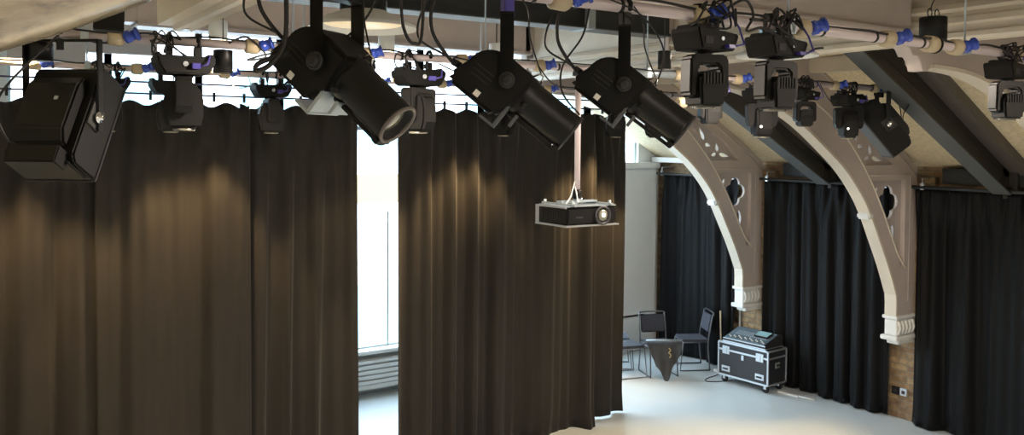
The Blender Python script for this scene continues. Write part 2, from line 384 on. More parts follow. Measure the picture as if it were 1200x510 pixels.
for y, z0, z1, lab, brick in TR:
    r = thing('roof_truss', lab, 'roof truss', (0, 0, 0), 0, 'arched roof trusses')
    arch_bracket(r, y, 1, z0)
    b = MB(); b.box(1.42, 5.68, y-.12, y+.12, z0, z1); b.box(1.42, 5.68, y-.15, y+.15, z0-.03, z0+.01); build(b, 'tie_beam', 'pink', r, .01)
    if y > 8:
        b = MB(); b.box(5.6, 8.0, y-.12, y+.12, z0, z1); build(b, 'tie_beam_end', 'pink', r, .01)
        b = MB(); b.box(-2.8, 1.42, y-.12, y+.12, z0, z1+.1); build(b, 'tie_beam_end', 'pink', r, .01)
    # short post over the tie and raking strut
    for x in (1.5, 5.6):
        b = MB(); b.box(x-.08, x+.08, y-.1, y+.1, z1, 5.3); build(b, 'king_post', 'pink', r, .01)
# thick rounded brace of the nearest truss, close above the camera
def near_brace():
    r = thing('curved_roof_brace', 'large rounded brace in peeling cream varnish, cutting across the top left corner', 'roof brace')
    b = MB(); pts = spline([(-.75, 1.20, 3.31), (-.35, 1.22, 3.51), (.05, 1.25, 3.67), (.25, 1.27, 3.775), (.50, 1.30, 3.94), (.9, 1.33, 4.24)], 6)
    b.tube(pts, .155, 28); build(b, 'timber', 'duct', r)
near_brace()
# brick piers under the corbels
for y in (8.3, 5.95, 3.6):
    b = MB(); b.box(9.80, XW, y-.28, y+.28, 0, 3.0); tag(build(b, 'brick_pier', 'brick', bevel=.006), {8.3: 'brick pier below the far arch foot, behind the flight case', 5.95: 'brick pier in the gap between the two right-hand drapes', 3.6: 'brick pier beyond the right edge of the picture'}[y], 'pier', 'brick piers')['kind'] = 'structure'
# steel rafters
def ibeam(y, lab):
    r = thing('steel_rafter', lab, 'steel beam', (0, 0, 0), 0, 'sloping steel beams')
    a = Vector((9.72, y, 3.06)); c = Vector((5.95, y, 3.06+.51*(9.72-5.95))); L = (c-a).length; T = Matrix.Translation(a) @ frame(c-a)
    H_ = .22; W = .10
    w = MB(); w.box(0, L, -.006, .006, -H_, H_, T); w.box(0, L, -.012, .012, -.03, .03, T); build(w, 'web', 'steel', r)
    w = MB(); w.box(0, L, -W, W, -H_-.016, -H_, T); build(w, 'bottom_flange', 'steelblue', r)
    w = MB(); w.box(0, L, -W, W, H_, H_+.016, T); build(w, 'top_flange', 'steel', r)
    w = MB(); w.box(9.74, 9.90, y-.10, y+.10, 2.80, 3.24); w.box(9.60, 9.76, y-.012, y+.012, 2.86, 3.2); build(w, 'wall_bracket', 'steel', r)
ibeam(7.08, 'dark grey steel I beam sloping down behind the row of lamps to the middle drape')
ibeam(4.80, 'dark grey steel I beam sloping down to the near right drape')
ibeam(2.40, 'dark grey steel I beam of the nearest bay')
# black girder under the middle truss
r = thing('black_girder', 'long black steel girder under the roof above the second spotlight', 'steel beam')
b = MB(); b.box(1.45, 5.62, 5.84, 5.86, 4.40, 4.66); b.box(1.45, 5.62, 5.82, 6.02, 4.38, 4.40); b.box(1.45, 5.62, 5.80, 6.04, 4.64, 4.66); build(b, 'beam', 'girder', r)
b = MB(); b.box(4.62, 4.70, 5.79, 6.05, 4.37, 4.68); b.tube([(4.61, 5.78, 4.36), (4.61, 5.78, 4.7)], .012, 6); build(b, 'strap', 'galv', r)
b = MB(); b.box(1.45, 5.62, 5.81, 6.03, 4.372, 4.382); build(b, 'flange', 'steelblue', r)

# ------------------------------------------------------------------ drapes
M['chairframe'] = mat('dark_chair_tube', (.16, .17, .19), .35, .7)
def drape(name, label, cat, axis, fixed, a0, a1, z0, z1, seed, group, amp=.07, m='velvet', inward=-1, hemstep=0, hook=.27, wide=.44):
    rnd = random.Random(seed); L = a1-a0; nu = max(24, int(L/.016)); nv = 34
    ph = [rnd.uniform(0, 6.28) for _ in range(8)]
    # irregular phase: fold widths vary
    P = []; acc = rnd.uniform(0, 6.28)
    for i in range(nu+1):
        u = i/nu*L
        acc_f = 2*math.pi/wide*(1+.45*math.sin(u*1.7+ph[0])+.3*math.sin(u*4.1+ph[1]))
        P.append(acc); acc += acc_f*L/nu
    vs = []; fs = []
    for j in range(nv+1):
        v = j/nv; z = z1-(z1-z0)*v
        s = min(1, v/.22); s = s*s*(3-2*s)
        for i in range(nu+1):
            u = i/nu*L
            top = .035*math.sin(2*math.pi*u/hook) + .02*math.sin(2*math.pi*u/hook*2+ph[2])
            k = math.sin(P[i] + .35*math.sin(v*2.2+ph[3]+u)); k = math.copysign(abs(k)**.75, k)
            bot = amp*(.72*k + .26*math.sin(P[i]*2.13+ph[4]+v*.8) + .30*math.sin(u*2.6+ph[5]+v)) * (.75+.35*v)
            bot += .012*math.sin(u*47+ph[6])*(1-v*.5)
            w = (1-s)*top + s*bot
            zz = z
            if j == 0: zz = z1 - (.045 if axis == 'x' else .012)*abs(math.sin(math.pi*u/hook))**1.5 - .01
            du = .02*math.sin(P[i]+ph[7])*v
            a = a0+u+du
            # hem flares where it meets the floor
            w += -abs(amp)*.5*max(0, v-.93)/.07*math.sin(P[i]*.5+ph[1])
            p = (a, fixed+inward*w, zz) if axis == 'x' else (fixed+inward*w, a, zz)
            vs.append(p)
    for j in range(nv):
        for i in range(nu): q = j*(nu+1)+i; fs.append((q, q+1, q+nu+2, q+nu+1))
    b = MB(); b.add(vs, fs, True)
    o = build(b, name, m)
    sd = o.modifiers.new('thickness', 'SOLIDIFY'); sd.thickness = .006; sd.offset = 0
    return tag(o, label, cat, group)
G1 = 'tall black drapes in front of the far windows'
drape('curtain', 'tall black drape at the far left edge behind the big square floodlight', 'curtain', 'x', 8.03, -.55, 1.12, .0, 3.73, 3, G1, .075)
drape('curtain', 'tall black drape on the left, behind the lamp with two clamps', 'curtain', 'x', 7.88, 1.04, 2.34, .0, 3.73, 11, G1, .075)
drape('curtain', 'tall black drape directly left of the bright window gap', 'curtain', 'x', 8.03, 2.28, 3.45, .0, 3.73, 8, G1, .07)
drape('curtain', 'wide black drape directly right of the bright window gap, behind the projector', 'curtain', 'x', 7.88, 3.84, 6.42, .0, 3.74, 21, G1, .085)
drape('curtain', 'narrow end drape of the centre run, its hem ending at the pale floor', 'curtain', 'x', 8.07, 6.30, 7.05, .02, 3.74, 35, G1, .07)
G2 = 'black velour drapes along the right wall'
drape('curtain', 'black velour drape on the right wall behind the chairs', 'curtain', 'y', 9.72, 8.62, 10.20, .02, 2.89, 41, G2, .055, 'velvet2', 1, hook=.22, wide=.32)
drape('curtain', 'black velour drape on the right wall behind the flight case', 'curtain', 'y', 9.72, 6.14, 8.12, .02, 2.89, 52, G2, .06, 'velvet2', 1, hook=.22, wide=.34)
drape('curtain', 'black velour drape at the right edge of the picture', 'curtain', 'y', 9.72, 3.9, 5.84, .02, 2.89, 63, G2, .065, 'velvet2', 1, hook=.22, wide=.36)
# tracks for the tall drapes: two thin lines with hangers
def track(x0, x1, lab):
    r = thing('curtain_track', lab, 'curtain track', (0, 7.95, 3.76), 0, 'curtain tracks')
    for z in (.02, .12):
        b = MB(); b.tube([(x0, 0, z), (x1, 0, z)], .009, 6); build(b, 'rail', 'violetdark', r)
    x = x0+.1
    b = MB()
    while x < x1: b.box(x-.011, x+.011, -.012, .012, -.035, .05); x += .27
    build(b, 'hook_row', 'black', r)['kind'] = 'stuff'
M['violetdark'] = mat('dark_violet_cord', (.05, .04, .10), .5)
track(-.5, 3.46, 'thin curtain track above the left black drapes')
track(3.5, 7.1, 'thin curtain track above the centre black drapes')
for y0, y1, lab in ((8.55, 10.28, 'black curtain pole above the drape behind the chairs'), (6.1, 8.16, 'black curtain pole above the drape behind the flight case'), (3.85, 5.86, 'black curtain pole above the drape at the right edge')):
    r = thing('curtain_pole', lab, 'curtain pole', (9.66, (y0+y1)/2, 2.88), 0, 'right wall curtain poles'); h = (y1-y0)/2
    b = MB(); b.tube([(0, -h, 0), (0, h, 0)], .022, 10); build(b, 'pole', 'girder', r)
    for s in (-h+.12, 0, h-.12):
        b = MB(); b.tube([(0, s, 0), (.0, s, .10), (.24, s, .10)], .010, 6); b.box(-.015, .015, s-.02, s+.02, -.03, .05); build(b, 'bracket', 'alu', r)
    if y1 < 9:
        b = MB(); b.box(9.80, 9.90, y0+.28, y1-.28, 2.93, 3.10); b.box(9.79, 9.80, y0+.28, y1-.28, 3.07, 3.11)
        tag(build(b, 'blind_box', 'girder', bevel=.006), lab.replace('curtain pole above', 'blind box on the brick above'), 'blind box', 'black blind boxes on the brick')

# ------------------------------------------------------------------ lighting bars with sockets
ZB = 3.935
def socket(parent, x, down=.6, yaw=0.0, big=1.0, zoff=0):
    T = Matrix.Translation((x, 0, zoff)) @ Matrix.Rotation(yaw, 4, 'Z')
    c = cached(('cup', big), 'junction_cup', lambda: MB().lathe([(.030*big, -.04*big), (.042*big, -.03*big), (.046*big, .03*big), (.036*big, .045*big)], 16), 'beige', parent, 0, T @ Matrix.Rotation(R(90), 4, 'Y'))
    def sk():
        b = MB(); b.lathe([(.020, 0), (.034, .004), (.034, .03), (.028, .032), (.028, .062), (.036, .064), (.036, .074), (.01, .076)], 16, Matrix.Scale(big, 4))
        b.box(-.012*big, .012*big, .024*big, .045*big, .02*big, .07*big); return b
    A = T @ Matrix.Translation((.045*big, -.022, -.002)) @ Matrix.Rotation(R(68), 4, 'Y') @ Matrix.Rotation(R(28), 4, 'X')
    cached(('sk', big), 'power_socket', sk, 'blue', parent, 0, A)
def bar(y, x0, x1, lab, socks, rods, cap=False, r=.0245):
    t = thing('lighting_bar', lab, 'lighting bar', (0, y, ZB), 0, 'scaffold lighting bars')
    b = MB(); b.tube([(x0, 0, 0), (x1, 0, 0)], r, 18); build(b, 'pipe', 'pipe', t)
    for x in socks: socket(t, x)
    for x, zt in rods:
        b = MB(); b.tube([(x, 0, .02), (x, 0, zt-ZB)], .006, 6); b.box(x-.02, x+.02, -.03, .03, -.035, .04); build(b, 'suspension_rod', 'galv', t)
    # cable taped along the bar
    rnd = random.Random(int(y*10)); pts = []
    x = x0+.02
    while x < x1: pts.append((x, rnd.uniform(-.01, .01)-.02, .022+rnd.uniform(-.006, .012))); x += .16
    b = MB(); b.tube(spline(pts, 3), .006, 6); build(b, 'taped_cable', 'rubber', t)
    x = x0+.25
    while x < x1:
        cached('tape', 'tape_band', lambda: MB().lathe([(r+.003, -.008), (r+.003, .008)], 14, Matrix.Rotation(R(90), 4, 'Y')), 'rubber', t, 0, Matrix.Translation((x, 0, 0))); x += .42
    return t
B1 = bar(2.6, .3, 7.6, 'nearest scaffold pipe, carrying the three big spotlights', [1.93, 2.66, 3.34, 4.02, 4.66, 5.30], [(3.25, 4.2), (4.76, 5.3)])
b = MB(); b.lathe([(.03, -.05), (.045, -.04), (.045, .03), (.034, .034)], 20, Matrix.Translation((4.42, 0, 0)) @ Matrix.Rotation(R(90), 4, 'Y')); build(b, 'end_cup', 'beige', B1)
b = MB(); b.lathe([(.048, .0), (.048, .008)], 20, Matrix.Translation((4.46, 0, 0)) @ Matrix.Rotation(R(90), 4, 'Y')); build(b, 'end_plate', 'grey', B1)
B2 = bar(5.0, .1, 7.91, 'middle scaffold pipe, ending below the sloping steel beam and carrying both square floodlights', [.76, 1.49, 2.19, 2.90, 3.54, 4.91, 5.60, 6.92, 7.55], [(.61, 4.4), (1.74, 5.3), (3.09, 5.3), (4.58, 5.3), (7.62, 4.2)])
b = MB(); b.tube([(4.45, 0, 0), (4.86, 0, 0)], .031, 18); build(b, 'sleeve', 'galv', B2)
b = MB(); b.tube([(4.95, -.02, -.02), (4.97, -.02, -.19)], .008, 8); build(b, 'drop_wire', 'galv', B2); socket(B2, 4.95, zoff=-.22)
B3 = bar(7.2, .0, 7.2, 'farthest scaffold pipe, just in front of the tall black drapes', [.55, 1.25, 1.92, 3.29, 3.96, 5.2, 6.4], [(.9, 5.3), (2.6, 5.3), (4.4, 5.3), (5.9, 5.3)])

# ------------------------------------------------------------------ lamps
def clampmesh():
    b = MB()
    b.tube([(0, -.02, .0), (0, -.036, .02), (0, -.02, .04), (0, .01, .042), (0, .036, .02), (0, .034, -.01), (0, .02, -.035), (0, .0, -.045)], .011, 8)
    b.box(-.016, .016, -.02, .02, -.085, -.03); b.tube([(0, .02, -.05), (0, .06, -.05)], .008, 8); b.box(-.004, .004, .05, .075, -.065, -.035)
    return b
def loops(seed, w, drop=.10, n=3, h=.05):
    rnd = random.Random(seed); b = MB()
    for _ in range(n):
        x = rnd.uniform(-w, w); pts = [(x, -.03, .03)]
        for k in range(5):
            x += rnd.uniform(-.06, .06); pts.append((x, -.03-rnd.uniform(0, .07), rnd.uniform(-drop, h)))
        pts.append((rnd.uniform(-w*.6, w*.6), -.05, -drop)); b.tube(spline(pts, 5), .0048, 6)
    return b
def mover_profile(x, y, label, rz=0, pan=0, seed=1, dot=False, tiltx=0, drop=0):
    r = thing('moving_head_lamp', label, 'stage light', (x, y, ZB), rz, 'hanging moving head lamps')
    for s in (-.075, .075): cached('clamp', 'clamp', clampmesh, 'black', r, 0, Matrix.Translation((s, 0, 0)))
    def base():
        b = MB(); b.prism([(-.155, -.085), (.155, -.085), (.150, -.125), (.115, -.185), (-.115, -.185), (-.150, -.125)], -.10, .10, 'y')
        for s in (-1, 1): b.box(s*.14-.018, s*.14+.018, -.06, .06, -.09, -.068)
        return b
    cached('pbase', 'base', base, 'body', r, .008)
    def det():
        b = MB(); b.lathe([(.014, 0), (.014, .006)], 14, Matrix.Translation((-.01, -.102, -.13)) @ Matrix.Rotation(R(90), 4, 'X')); return b
    cached('pdet', 'badge', det, 'alu', r)
    cached('pplug', 'power_plug', lambda: MB().box(.02, .065, -.125, -.10, -.155, -.125).tube([(.065, -.115, -.14), (.1, -.13, -.13), (.12, -.1, -.08)], .006, 6), 'violet', r, .003)
    P = Matrix.Rotation(pan, 4, 'Z')
    def yoke():
        b = MB(); b.lathe([(.06, -.20), (.06, -.18)], 20)
        b.prism([(-.125, -.20), (.125, -.20), (.135, -.215), (.13, -.36), (.115, -.40), (.085, -.40), (.075, -.36), (.072, -.26), (.05, -.245), (-.05, -.245), (-.072, -.26), (-.075, -.36), (-.085, -.40), (-.115, -.40), (-.13, -.36), (-.135, -.215)], -.045, .045, 'y'); return b
    cached('pyoke', 'yoke', yoke, 'grey', r, .008, P)
    def head():
        b = MB()
        b.prism([(-.055, -.225), (.055, -.225), (.085, -.25), (.105, -.33), (.103, -.42), (.082, -.485), (-.082, -.485), (-.103, -.42), (-.105, -.33), (-.085, -.25)], -.068, .068, 'x', T=None)
        return b
    cached('phead', 'head', head, 'grey', r, .018, P @ Matrix.Translation((0, 0, -.36+drop)) @ Matrix.Rotation(tiltx, 4, 'X') @ Matrix.Translation((0, 0, .36)))
    def lens(): return MB().lathe([(.06, -.497), (.062, -.484)], 20)
    cached('plens', 'lens', lens, 'lens', r, 0, P @ Matrix.Translation((0, 0, -.36+drop)) @ Matrix.Rotation(tiltx, 4, 'X') @ Matrix.Translation((0, 0, .36)))
    if dot: cached('pdot', 'indicator', lambda: MB().lathe([(.011, 0), (.011, .004)], 12, Matrix.Translation((-.04, -.105, -.40)) @ Matrix.Rotation(R(90), 4, 'X')), 'led', r, 0, P)
    build(loops(seed, .14), 'cable', 'rubber', r)
    return r
def mover_wash(x, y, label, rz=0, pan=0, seed=1, tilt=0):
    r = thing('moving_wash_lamp', label, 'stage light', (x, y, ZB), rz, 'hanging small wash lamps')
    for s in (-.05, .05): cached('wclamp', 'clamp', clampmesh, 'black', r, 0, Matrix.Translation((s, 0, 0)))
    def base():
        b = MB(); b.prism([(-.122, -.055), (.118, -.075), (.118, -.09), (.095, -.148), (-.098, -.148), (-.122, -.075)], -.085, .085, 'y')
        b.box(-.115, -.02, -.06, .06, -.06, -.042); b.box(.03, .09, -.05, .05, -.08, -.06); return b
    cached('wbase', 'base', base, 'body', r, .006)
    cached('wscreen', 'display', lambda: MB().box(-.085, -.04, -.088, -.084, -.125, -.095), 'blackm', r)
    cached('wbadge', 'badge', lambda: MB().lathe([(.009, 0), (.009, .004)], 12, Matrix.Translation((.015, -.087, -.10)) @ Matrix.Rotation(R(90), 4, 'X')), 'galv', r)
    cached('wplug', 'power_plug', lambda: MB().box(.03, .07, -.11, -.085, -.14, -.125).tube([(.07, -.1, -.132), (.11, -.12, -.12), (.125, -.08, -.05), (.10, -.04, .03)], .005, 6), 'violet', r, .003)
    P = Matrix.Rotation(pan, 4, 'Z')
    def yoke():
        b = MB(); b.lathe([(.04, -.165), (.04, -.147)], 16)
        b.prism([(-.075, -.163), (.08, -.163), (.095, -.178), (.098, -.33), (.09, -.345), (.06, -.345), (.052, -.22), (.035, -.205), (-.035, -.205), (-.052, -.22), (-.06, -.345), (-.085, -.345), (-.095, -.33), (-.092, -.18)], -.045, .045, 'y'); return b
    cached('wyoke', 'yoke', yoke, 'black', r, .010, P)
    K = P @ Matrix.Translation((-.002, 0, -.29)) @ Matrix.Rotation(tilt, 4, 'X')
    def head():
        b = MB(); b.prism([(-.062, .0), (-.058, .035), (-.03, .055), (.03, .055), (.058, .035), (.062, .0), (.055, -.095), (-.055, -.095)], -.075, .065, 'y'); return b
    cached('whead', 'head', head, 'grey', r, .010, K)
    def fins():
        b = MB()
        for k in range(7): b.box(-.050+k*.0155, -.043+k*.0155, -.082, -.070, .0, .046)
        return b
    cached('wfins', 'cooling_fins', fins, 'blackm', r, 0, K)
    cached('wlens', 'lens', lambda: MB().lathe([(.05, -.102), (.05, -.092)], 18), 'lens', r, 0, K)
    build(loops(seed, .11, .05, 5, .07), 'cable', 'rubber', r)
    return r
# front bar
mover_wash(2.71, 2.6, 'small black wash lamp on the nearest pipe, right of the third spotlight', 0, R(-14), 5)
mover_wash(3.17, 2.6, 'small black wash lamp on the nearest pipe, in front of the pale disc lamp', 0, R(-10), 6)
mover_wash(5.24, 2.6, 'small black wash lamp at the right edge of the picture', 0, R(-30), 7)
# middle bar
mover_profile(1.11, 5.0, 'large moving head lamp on the middle pipe, right of the left square floodlight', 0, R(78), 8)
mover_profile(2.58, 5.0, 'large moving head lamp on the middle pipe, between the first and second spotlights', 0, R(25), 9)
mover_wash(5.28, 5.0, 'small wash lamp half hidden below the first front wash lamp', 0, R(-20), 10)
mover_profile(5.92, 5.0, 'large moving head lamp half hidden behind the second front wash lamp, with a white dot', 0, R(-30), 11, True)
mover_wash(6.50, 5.0, 'small wash lamp on the middle pipe in front of the second arch', 0, R(-30), 12)
mover_profile(7.15, 5.0, 'moving head lamp with white dot beside the right square floodlight', 0, R(-35), 13, True)
# far bar
mover_profile(1.04, 7.2, 'moving head lamp on the far pipe, mostly hidden behind the left square floodlight', 0, R(80), 14)
mover_profile(1.50, 7.2, 'moving head lamp on the far pipe, half hidden behind the large two clamp lamp', 0, R(80), 15)
mover_profile(2.31, 7.2, 'small-looking moving head lamp on the far pipe, left of the first spotlight', 0, R(84), 16)
mover_profile(4.67, 7.2, 'moving head lamp on the far pipe, hidden behind the second spotlight', 0, R(30), 17)
mover_profile(6.14, 7.2, 'moving head lamp on the far pipe, under the third spotlight housing', 0, R(60), 18, True)
mover_profile(6.72, 7.2, 'last lamp of the far pipe, peeping out below the third spotlight barrel', 0, R(60), 19)

def spotlight(x, y, label, axis, zp, seed, violet=False):
    r = thing('profile_spotlight', label, 'stage light', (x, y, ZB), 0, 'big black profile spotlights')
    a = Vector(axis).normalized(); h = Vector((a.y, -a.x, 0)).normalized(); u = h.cross(a)
    if u.z < 0: u = -u
    B = Matrix((a, u.cross(a), u)).transposed().to_4x4(); B.translation = (0, 0, zp)
    hh = u.cross(a)
    Yk = Matrix((Vector((hh.y, -hh.x, 0)), hh, Vector((0, 0, 1)))).transposed().to_4x4()
    # hook clamp
    cl = MB(); cl.tube([(0, -.03, -.02), (0, -.034, .01), (0, -.015, .034), (0, .015, .034), (0, .034, .01), (0, .03, -.02)], .010, 8); cl.box(-.022, .022, -.016, .016, -.09, -.022)
    build(cl, 'hook_clamp', 'violet' if violet else 'black', r, .003)
    # yoke: flat bar bent round the body
    def yoke():
        b = MB(); W = .118; z = -.085
        b.box(-.024, .024, -W, W, z-.006, z)
        for s in (-1, 1):
            b.box(-.024, .024, s*W-.004*s if s < 0 else s*W-.004, s*W+.004, zp-.02, z)
        return b
    build(yoke(), 'yoke', 'black', r, .004, Yk)
    for s in (-1, 1):
        b = MB(); b.lathe([(.029, 0), (.029, .009), (.022, .011), (.020, .009), (.018, .018), (.010, .020)], 20, Matrix.Translation((0, s*.119, 0)) @ Matrix.Rotation(R(-90*s), 4, 'X')); build(b, 'tilt_knob', 'blackm', r, 0, B)
    # lamp housing: domed rear, deeper than the barrel
    dome = []
    for k in range(9):
        t = R(90+k*90/8); dome.append((-.055+.095*math.cos(t), -.025+.095*math.sin(t)))
    hp = [(.075, .072), (-.02, .074)] + dome + [(-.175, -.10), (-.160, -.128), (.035, -.130), (.060, -.085), (.075, -.072)]
    b = MB(); b.prism(hp, -.098, .098, 'y'); build(b, 'lamp_housing', 'body', r, .014, B)
    b = MB()
    for k in range(3): b.box(-.12+k*.0, -.04, -.1005, -.098, -.02-k*.018, -.016-k*.018)
    build(b, 'vent_slots', 'blackm', r, 0, B)
    b = MB(); b.box(-.065, -.043, -.1012, -.0985, -.112, -.090); build(b, 'label_sticker', 'label', r, 0, B)
    Q = Matrix.Rotation(R(90), 4, 'Y')
    b = MB(); b.lathe([(.074, .04), (.078, .08), (.075, .09), (.070, .11), (.070, .28), (.0705, .295), (.064, .295), (.064, .245), (.02, .243)], 36, Q); build(b, 'barrel', 'black', r, 0, B)
    b = MB(); b.lathe([(.0715, .290), (.0735, .294), (.0735, .300), (.064, .300), (.064, .290)], 36, Q, True, False); build(b, 'front_ring', 'slate' if seed != 1 else 'ring', r, 0, B)
    b = MB(); b.lathe([(.060, .262), (.052, .272), (.033, .279), (.005, .282)], 28, Q); build(b, 'lens', 'lens', r, 0, B)
    # colour frame slot + the long rail under the barrel
    b = MB(); b.box(.07, .295, -.018, .018, -.090, -.076); b.box(.27, .295, -.04, .04, -.085, -.066); build(b, 'rail', 'black', r, .003, B)
    b = MB(); b.box(.055, .067, -.085, .085, -.150, -.06); b.box(.0, .067, -.085, .085, -.160, -.150); b.box(.10, .112, -.05, .05, -.12, -.07); build(b, 'shutter_gate', 'steelblue' if seed != 1 else 'galv', r, .002, B)
    for s in (-1, 1):
        b = MB(); b.lathe([(.010, 0), (.013, .004), (.013, .022), (.006, .026)], 12, Matrix.Translation((.10, s*.078, -.03)) @ Matrix.Rotation(R(-90*s), 4, 'X')); build(b, 'focus_knob', 'grey', r, 0, B)
    b = MB(); b.tube([(.06, 0, .074), (.075, 0, .10), (.09, 0, .10), (.10, 0, .074)], .004, 6); build(b, 'safety_ring', 'chrome', r, 0, B)
    # power tail leaving the rear corner
    p0 = B @ Vector((-.17, 0, -.06)); rv = random.Random(seed)
    pts = [p0, p0+Vector((-.04, .0, .02)), p0+Vector((-.11, .01, .12)), p0+Vector((-.10, .01, .24)), p0+Vector((-.02, .01, .33)), (0.04, 0, .05)]
    b = MB(); b.tube(spline(pts, 7), .007, 8); b.tube([p0, p0+Vector((-.03, 0, .014))], .013, 10); build(b, 'power_cable', 'rubber', r)
    pts = [p0+Vector((.01, .03, .01)), p0+Vector((-.05, .03, .04)), p0+Vector((-.15, .04, .10)), p0+Vector((-.12, .03, .22)), p0+Vector((-.02, .03, .26)), (-.02, 0, .03)]
    b = MB(); b.tube(spline(pts, 7), .004, 6); b.tube(spline([(0.02, -.03, .0), (.07, -.03, -.06), (.08, -.03, -.16), B @ Vector((.08, 0, .10))], 6), .003, 6); build(b, 'safety_cord', 'rubber', r)
    return r
spotlight(1.05, 2.6, 'leftmost big black spotlight, turned so its front lens shows', (.422, -.623, -.659), -.295, 1)
spotlight(1.70, 2.6, 'middle big black spotlight, hanging above the projector', (.65, -.43, -.62), -.325, 2, True)
spotlight(2.26, 2.6, 'rightmost big black spotlight, its barrel tip before the far arch', (.60, -.53, -.60), -.315, 3)

def floodlight(x, y, label, axis, zp, hz, driver):
    r = thing('square_floodlight', label, 'stage light', (x, y, ZB), 0, 'square soft floodlights')
    a = Vector(axis).normalized(); hh = Vector((0, 0, 1)).cross(Vector((a.x, a.y, 0))).normalized(); u = a.cross(hh)
    B = Matrix((a, hh, u)).transposed().to_4x4(); B.translation = (hz[0], hz[1], zp)
    yy = Matrix((Vector((hh.y, -hh.x, 0)), hh, Vector((0, 0, 1)))).transposed().to_4x4(); yy.translation = (hz[0], hz[1], 0)
    cached('clamp', 'clamp', clampmesh, 'black', r)
    W = .205
    b = MB(); t = -.03
    b.box(-.02, .02, -W, W, t-.012, t)
    for s in (-1, 1): b.box(-.022, .022, s*W-.006, s*W+.006, zp-.06, t)
    build(b, 'yoke', 'black', r, .003, yy)
    for s in (-1, 1):
        b = MB(); b.lathe([(.03, 0), (.03, .006), (.014, .008), (.014, .024), (.010, .028)], 14, Matrix.Translation((-.02, s*(W+.004), 0)) @ Matrix.Rotation(R(-90*s), 4, 'X')); build(b, 'tilt_knob', 'chrome', r, 0, B)
        b = MB(); b.box(-.075, .035, s*.193-.004, s*.193+.004, -.06, .06); build(b, 'side_plate', 'blackm', r, .002, B)
    b = MB(); b.prism([(.14, -.285), (.14, .285), (-.05, .285), (-.085, .25), (-.085, -.25), (-.05, -.285)], -.188, .188, 'y'); build(b, 'body', 'body', r, .010, B)
    b = MB(); b.prism([(-.08, -.21), (-.08, .19), (-.13, .18), (-.16, .12), (-.16, -.14), (-.12, -.21)], -.14, .14, 'y'); build(b, 'rear_housing', 'black', r, .012, B)
    if driver: b = MB(); b.box(-.15, -.05, -.15, .12, -.33, -.235); b.box(-.08, .10, -.17, .17, -.30, -.285); build(b, 'driver_box', 'black', r, .006, B)
    b = MB(); b.box(.14, .150, -.192, .192, -.288, .288); build(b, 'front_frame', 'slate', r, .003, B)
    b = MB(); b.box(.150, .153, -.175, .175, -.262, .262); build(b, 'diffuser', 'steelblue', r, 0, B)
    b = MB(); b.box(-.166, -.160, -.06, -.04, .02, .04); build(b, 'screw_plate', 'alu', r, 0, B)
    p = B @ Vector((-.12, .05, -.24))
    b = MB(); b.tube(spline([p, p+Vector((-.08, 0, .05)), p+Vector((-.12, 0, .2)), p+Vector((-.05, 0, .34)), (0.02, 0, .02)], 7), .006, 8); build(b, 'power_cable', 'rubber', r)
    return r
floodlight(.50, 5.0, 'big square black floodlight in a yoke at the left edge, seen from behind', (.557, .663, -.5), -.445, (.01, 0, 0), True)
floodlight(7.66, 5.0, 'square black floodlight at the right end of the middle pipe, tilted down to the left', (-.577, .52, -.63), -.36, (.03, 0, 0), False)

def pendant(x, y, z, r_, h, label, m='black', ztop=5.3, lit=0, loop=False, half=36):
    t = thing('pendant_downlight', label, 'ceiling light', (x, y, z), 0, 'cylindrical pendant lights')
    b = MB(); b.lathe([(r_*.8, 0), (r_, 0), (r_, h), (r_*.97, h+.004), (.01, h+.004)], 28); build(b, 'can', m, t)
    b = MB(); b.lathe([(r_*.78, -.002), (r_*.78, .003)], 24); build(b, 'lens', 'lampglow' if lit else 'lens', t)
    b = MB()
    if loop:
        for s in (-.5, .5):
            pts = [(s*r_+.025*math.cos(k/8*6.28), 0, h+.03+.028*math.sin(k/8*6.28)) for k in range(9)]; b.tube(pts, .004, 6)
        b.tube(spline([(-.4*r_, 0, h+.05), (0, .01, h+.09), (.01, 0, h+.14), (0, 0, h+.3), (0, 0, ztop-z)], 5), .004, 6)
    else: b.tube([(0, 0, h), (0, 0, ztop-z)], .007 if m == 'white' else .003, 8)
    build(b, 'hanger', 'rubber' if m != 'white' else 'slate', t)
    if lit:
        d = bpy.data.lights.new('downlight_lamp', 'SPOT'); d.energy = lit; d.color = WARM; d.spot_size = R(2*half); d.spot_blend = .35; d.shadow_soft_size = .05
        o = bpy.data.objects.new('lamp', d); COL.objects.link(o); o.parent = t; o.location = (0, 0, -.02)
    return t
pendant(1.86, 7.15, 4.20, .075, .15, 'white cylinder downlight on a grey rod before the pale roof beam, upper left', 'white', lit=DOWN_W)
pendant(.42, 7.15, 4.20, .075, .15, 'white cylinder downlight hidden behind the left floodlight', 'white', lit=DOWN_W)
pendant(3.36, 7.15, 4.20, .075, .15, 'white cylinder downlight hidden behind the first spotlight', 'white', lit=DOWN_W*.25)
pendant(4.55, 7.15, 4.20, .075, .15, 'white cylinder downlight hidden behind the second spotlight', 'white', lit=DOWN_W)
pendant(6.38, 7.15, 4.20, .075, .15, 'white cylinder downlight hidden behind the third spotlight', 'white', lit=DOWN_W*1.3, half=37)
pendant(1.36, 5.12, 3.78, .055, .13, 'small black cylinder light hanging by the tangled cables left of the first spotlight', 'black')
pendant(3.81, 4.0, 3.86, .042, .11, 'small black cylinder light hanging right of the third spotlight', 'black')
pendant(5.28, 3.09, 4.04, .083, .165, 'black drum light hanging on hooks before the cream cornice at upper right', 'black', loop=True)
pendant(.42, 5.15, 3.80, .065, .09, 'squat black light above the yoke of the left square floodlight', 'black')
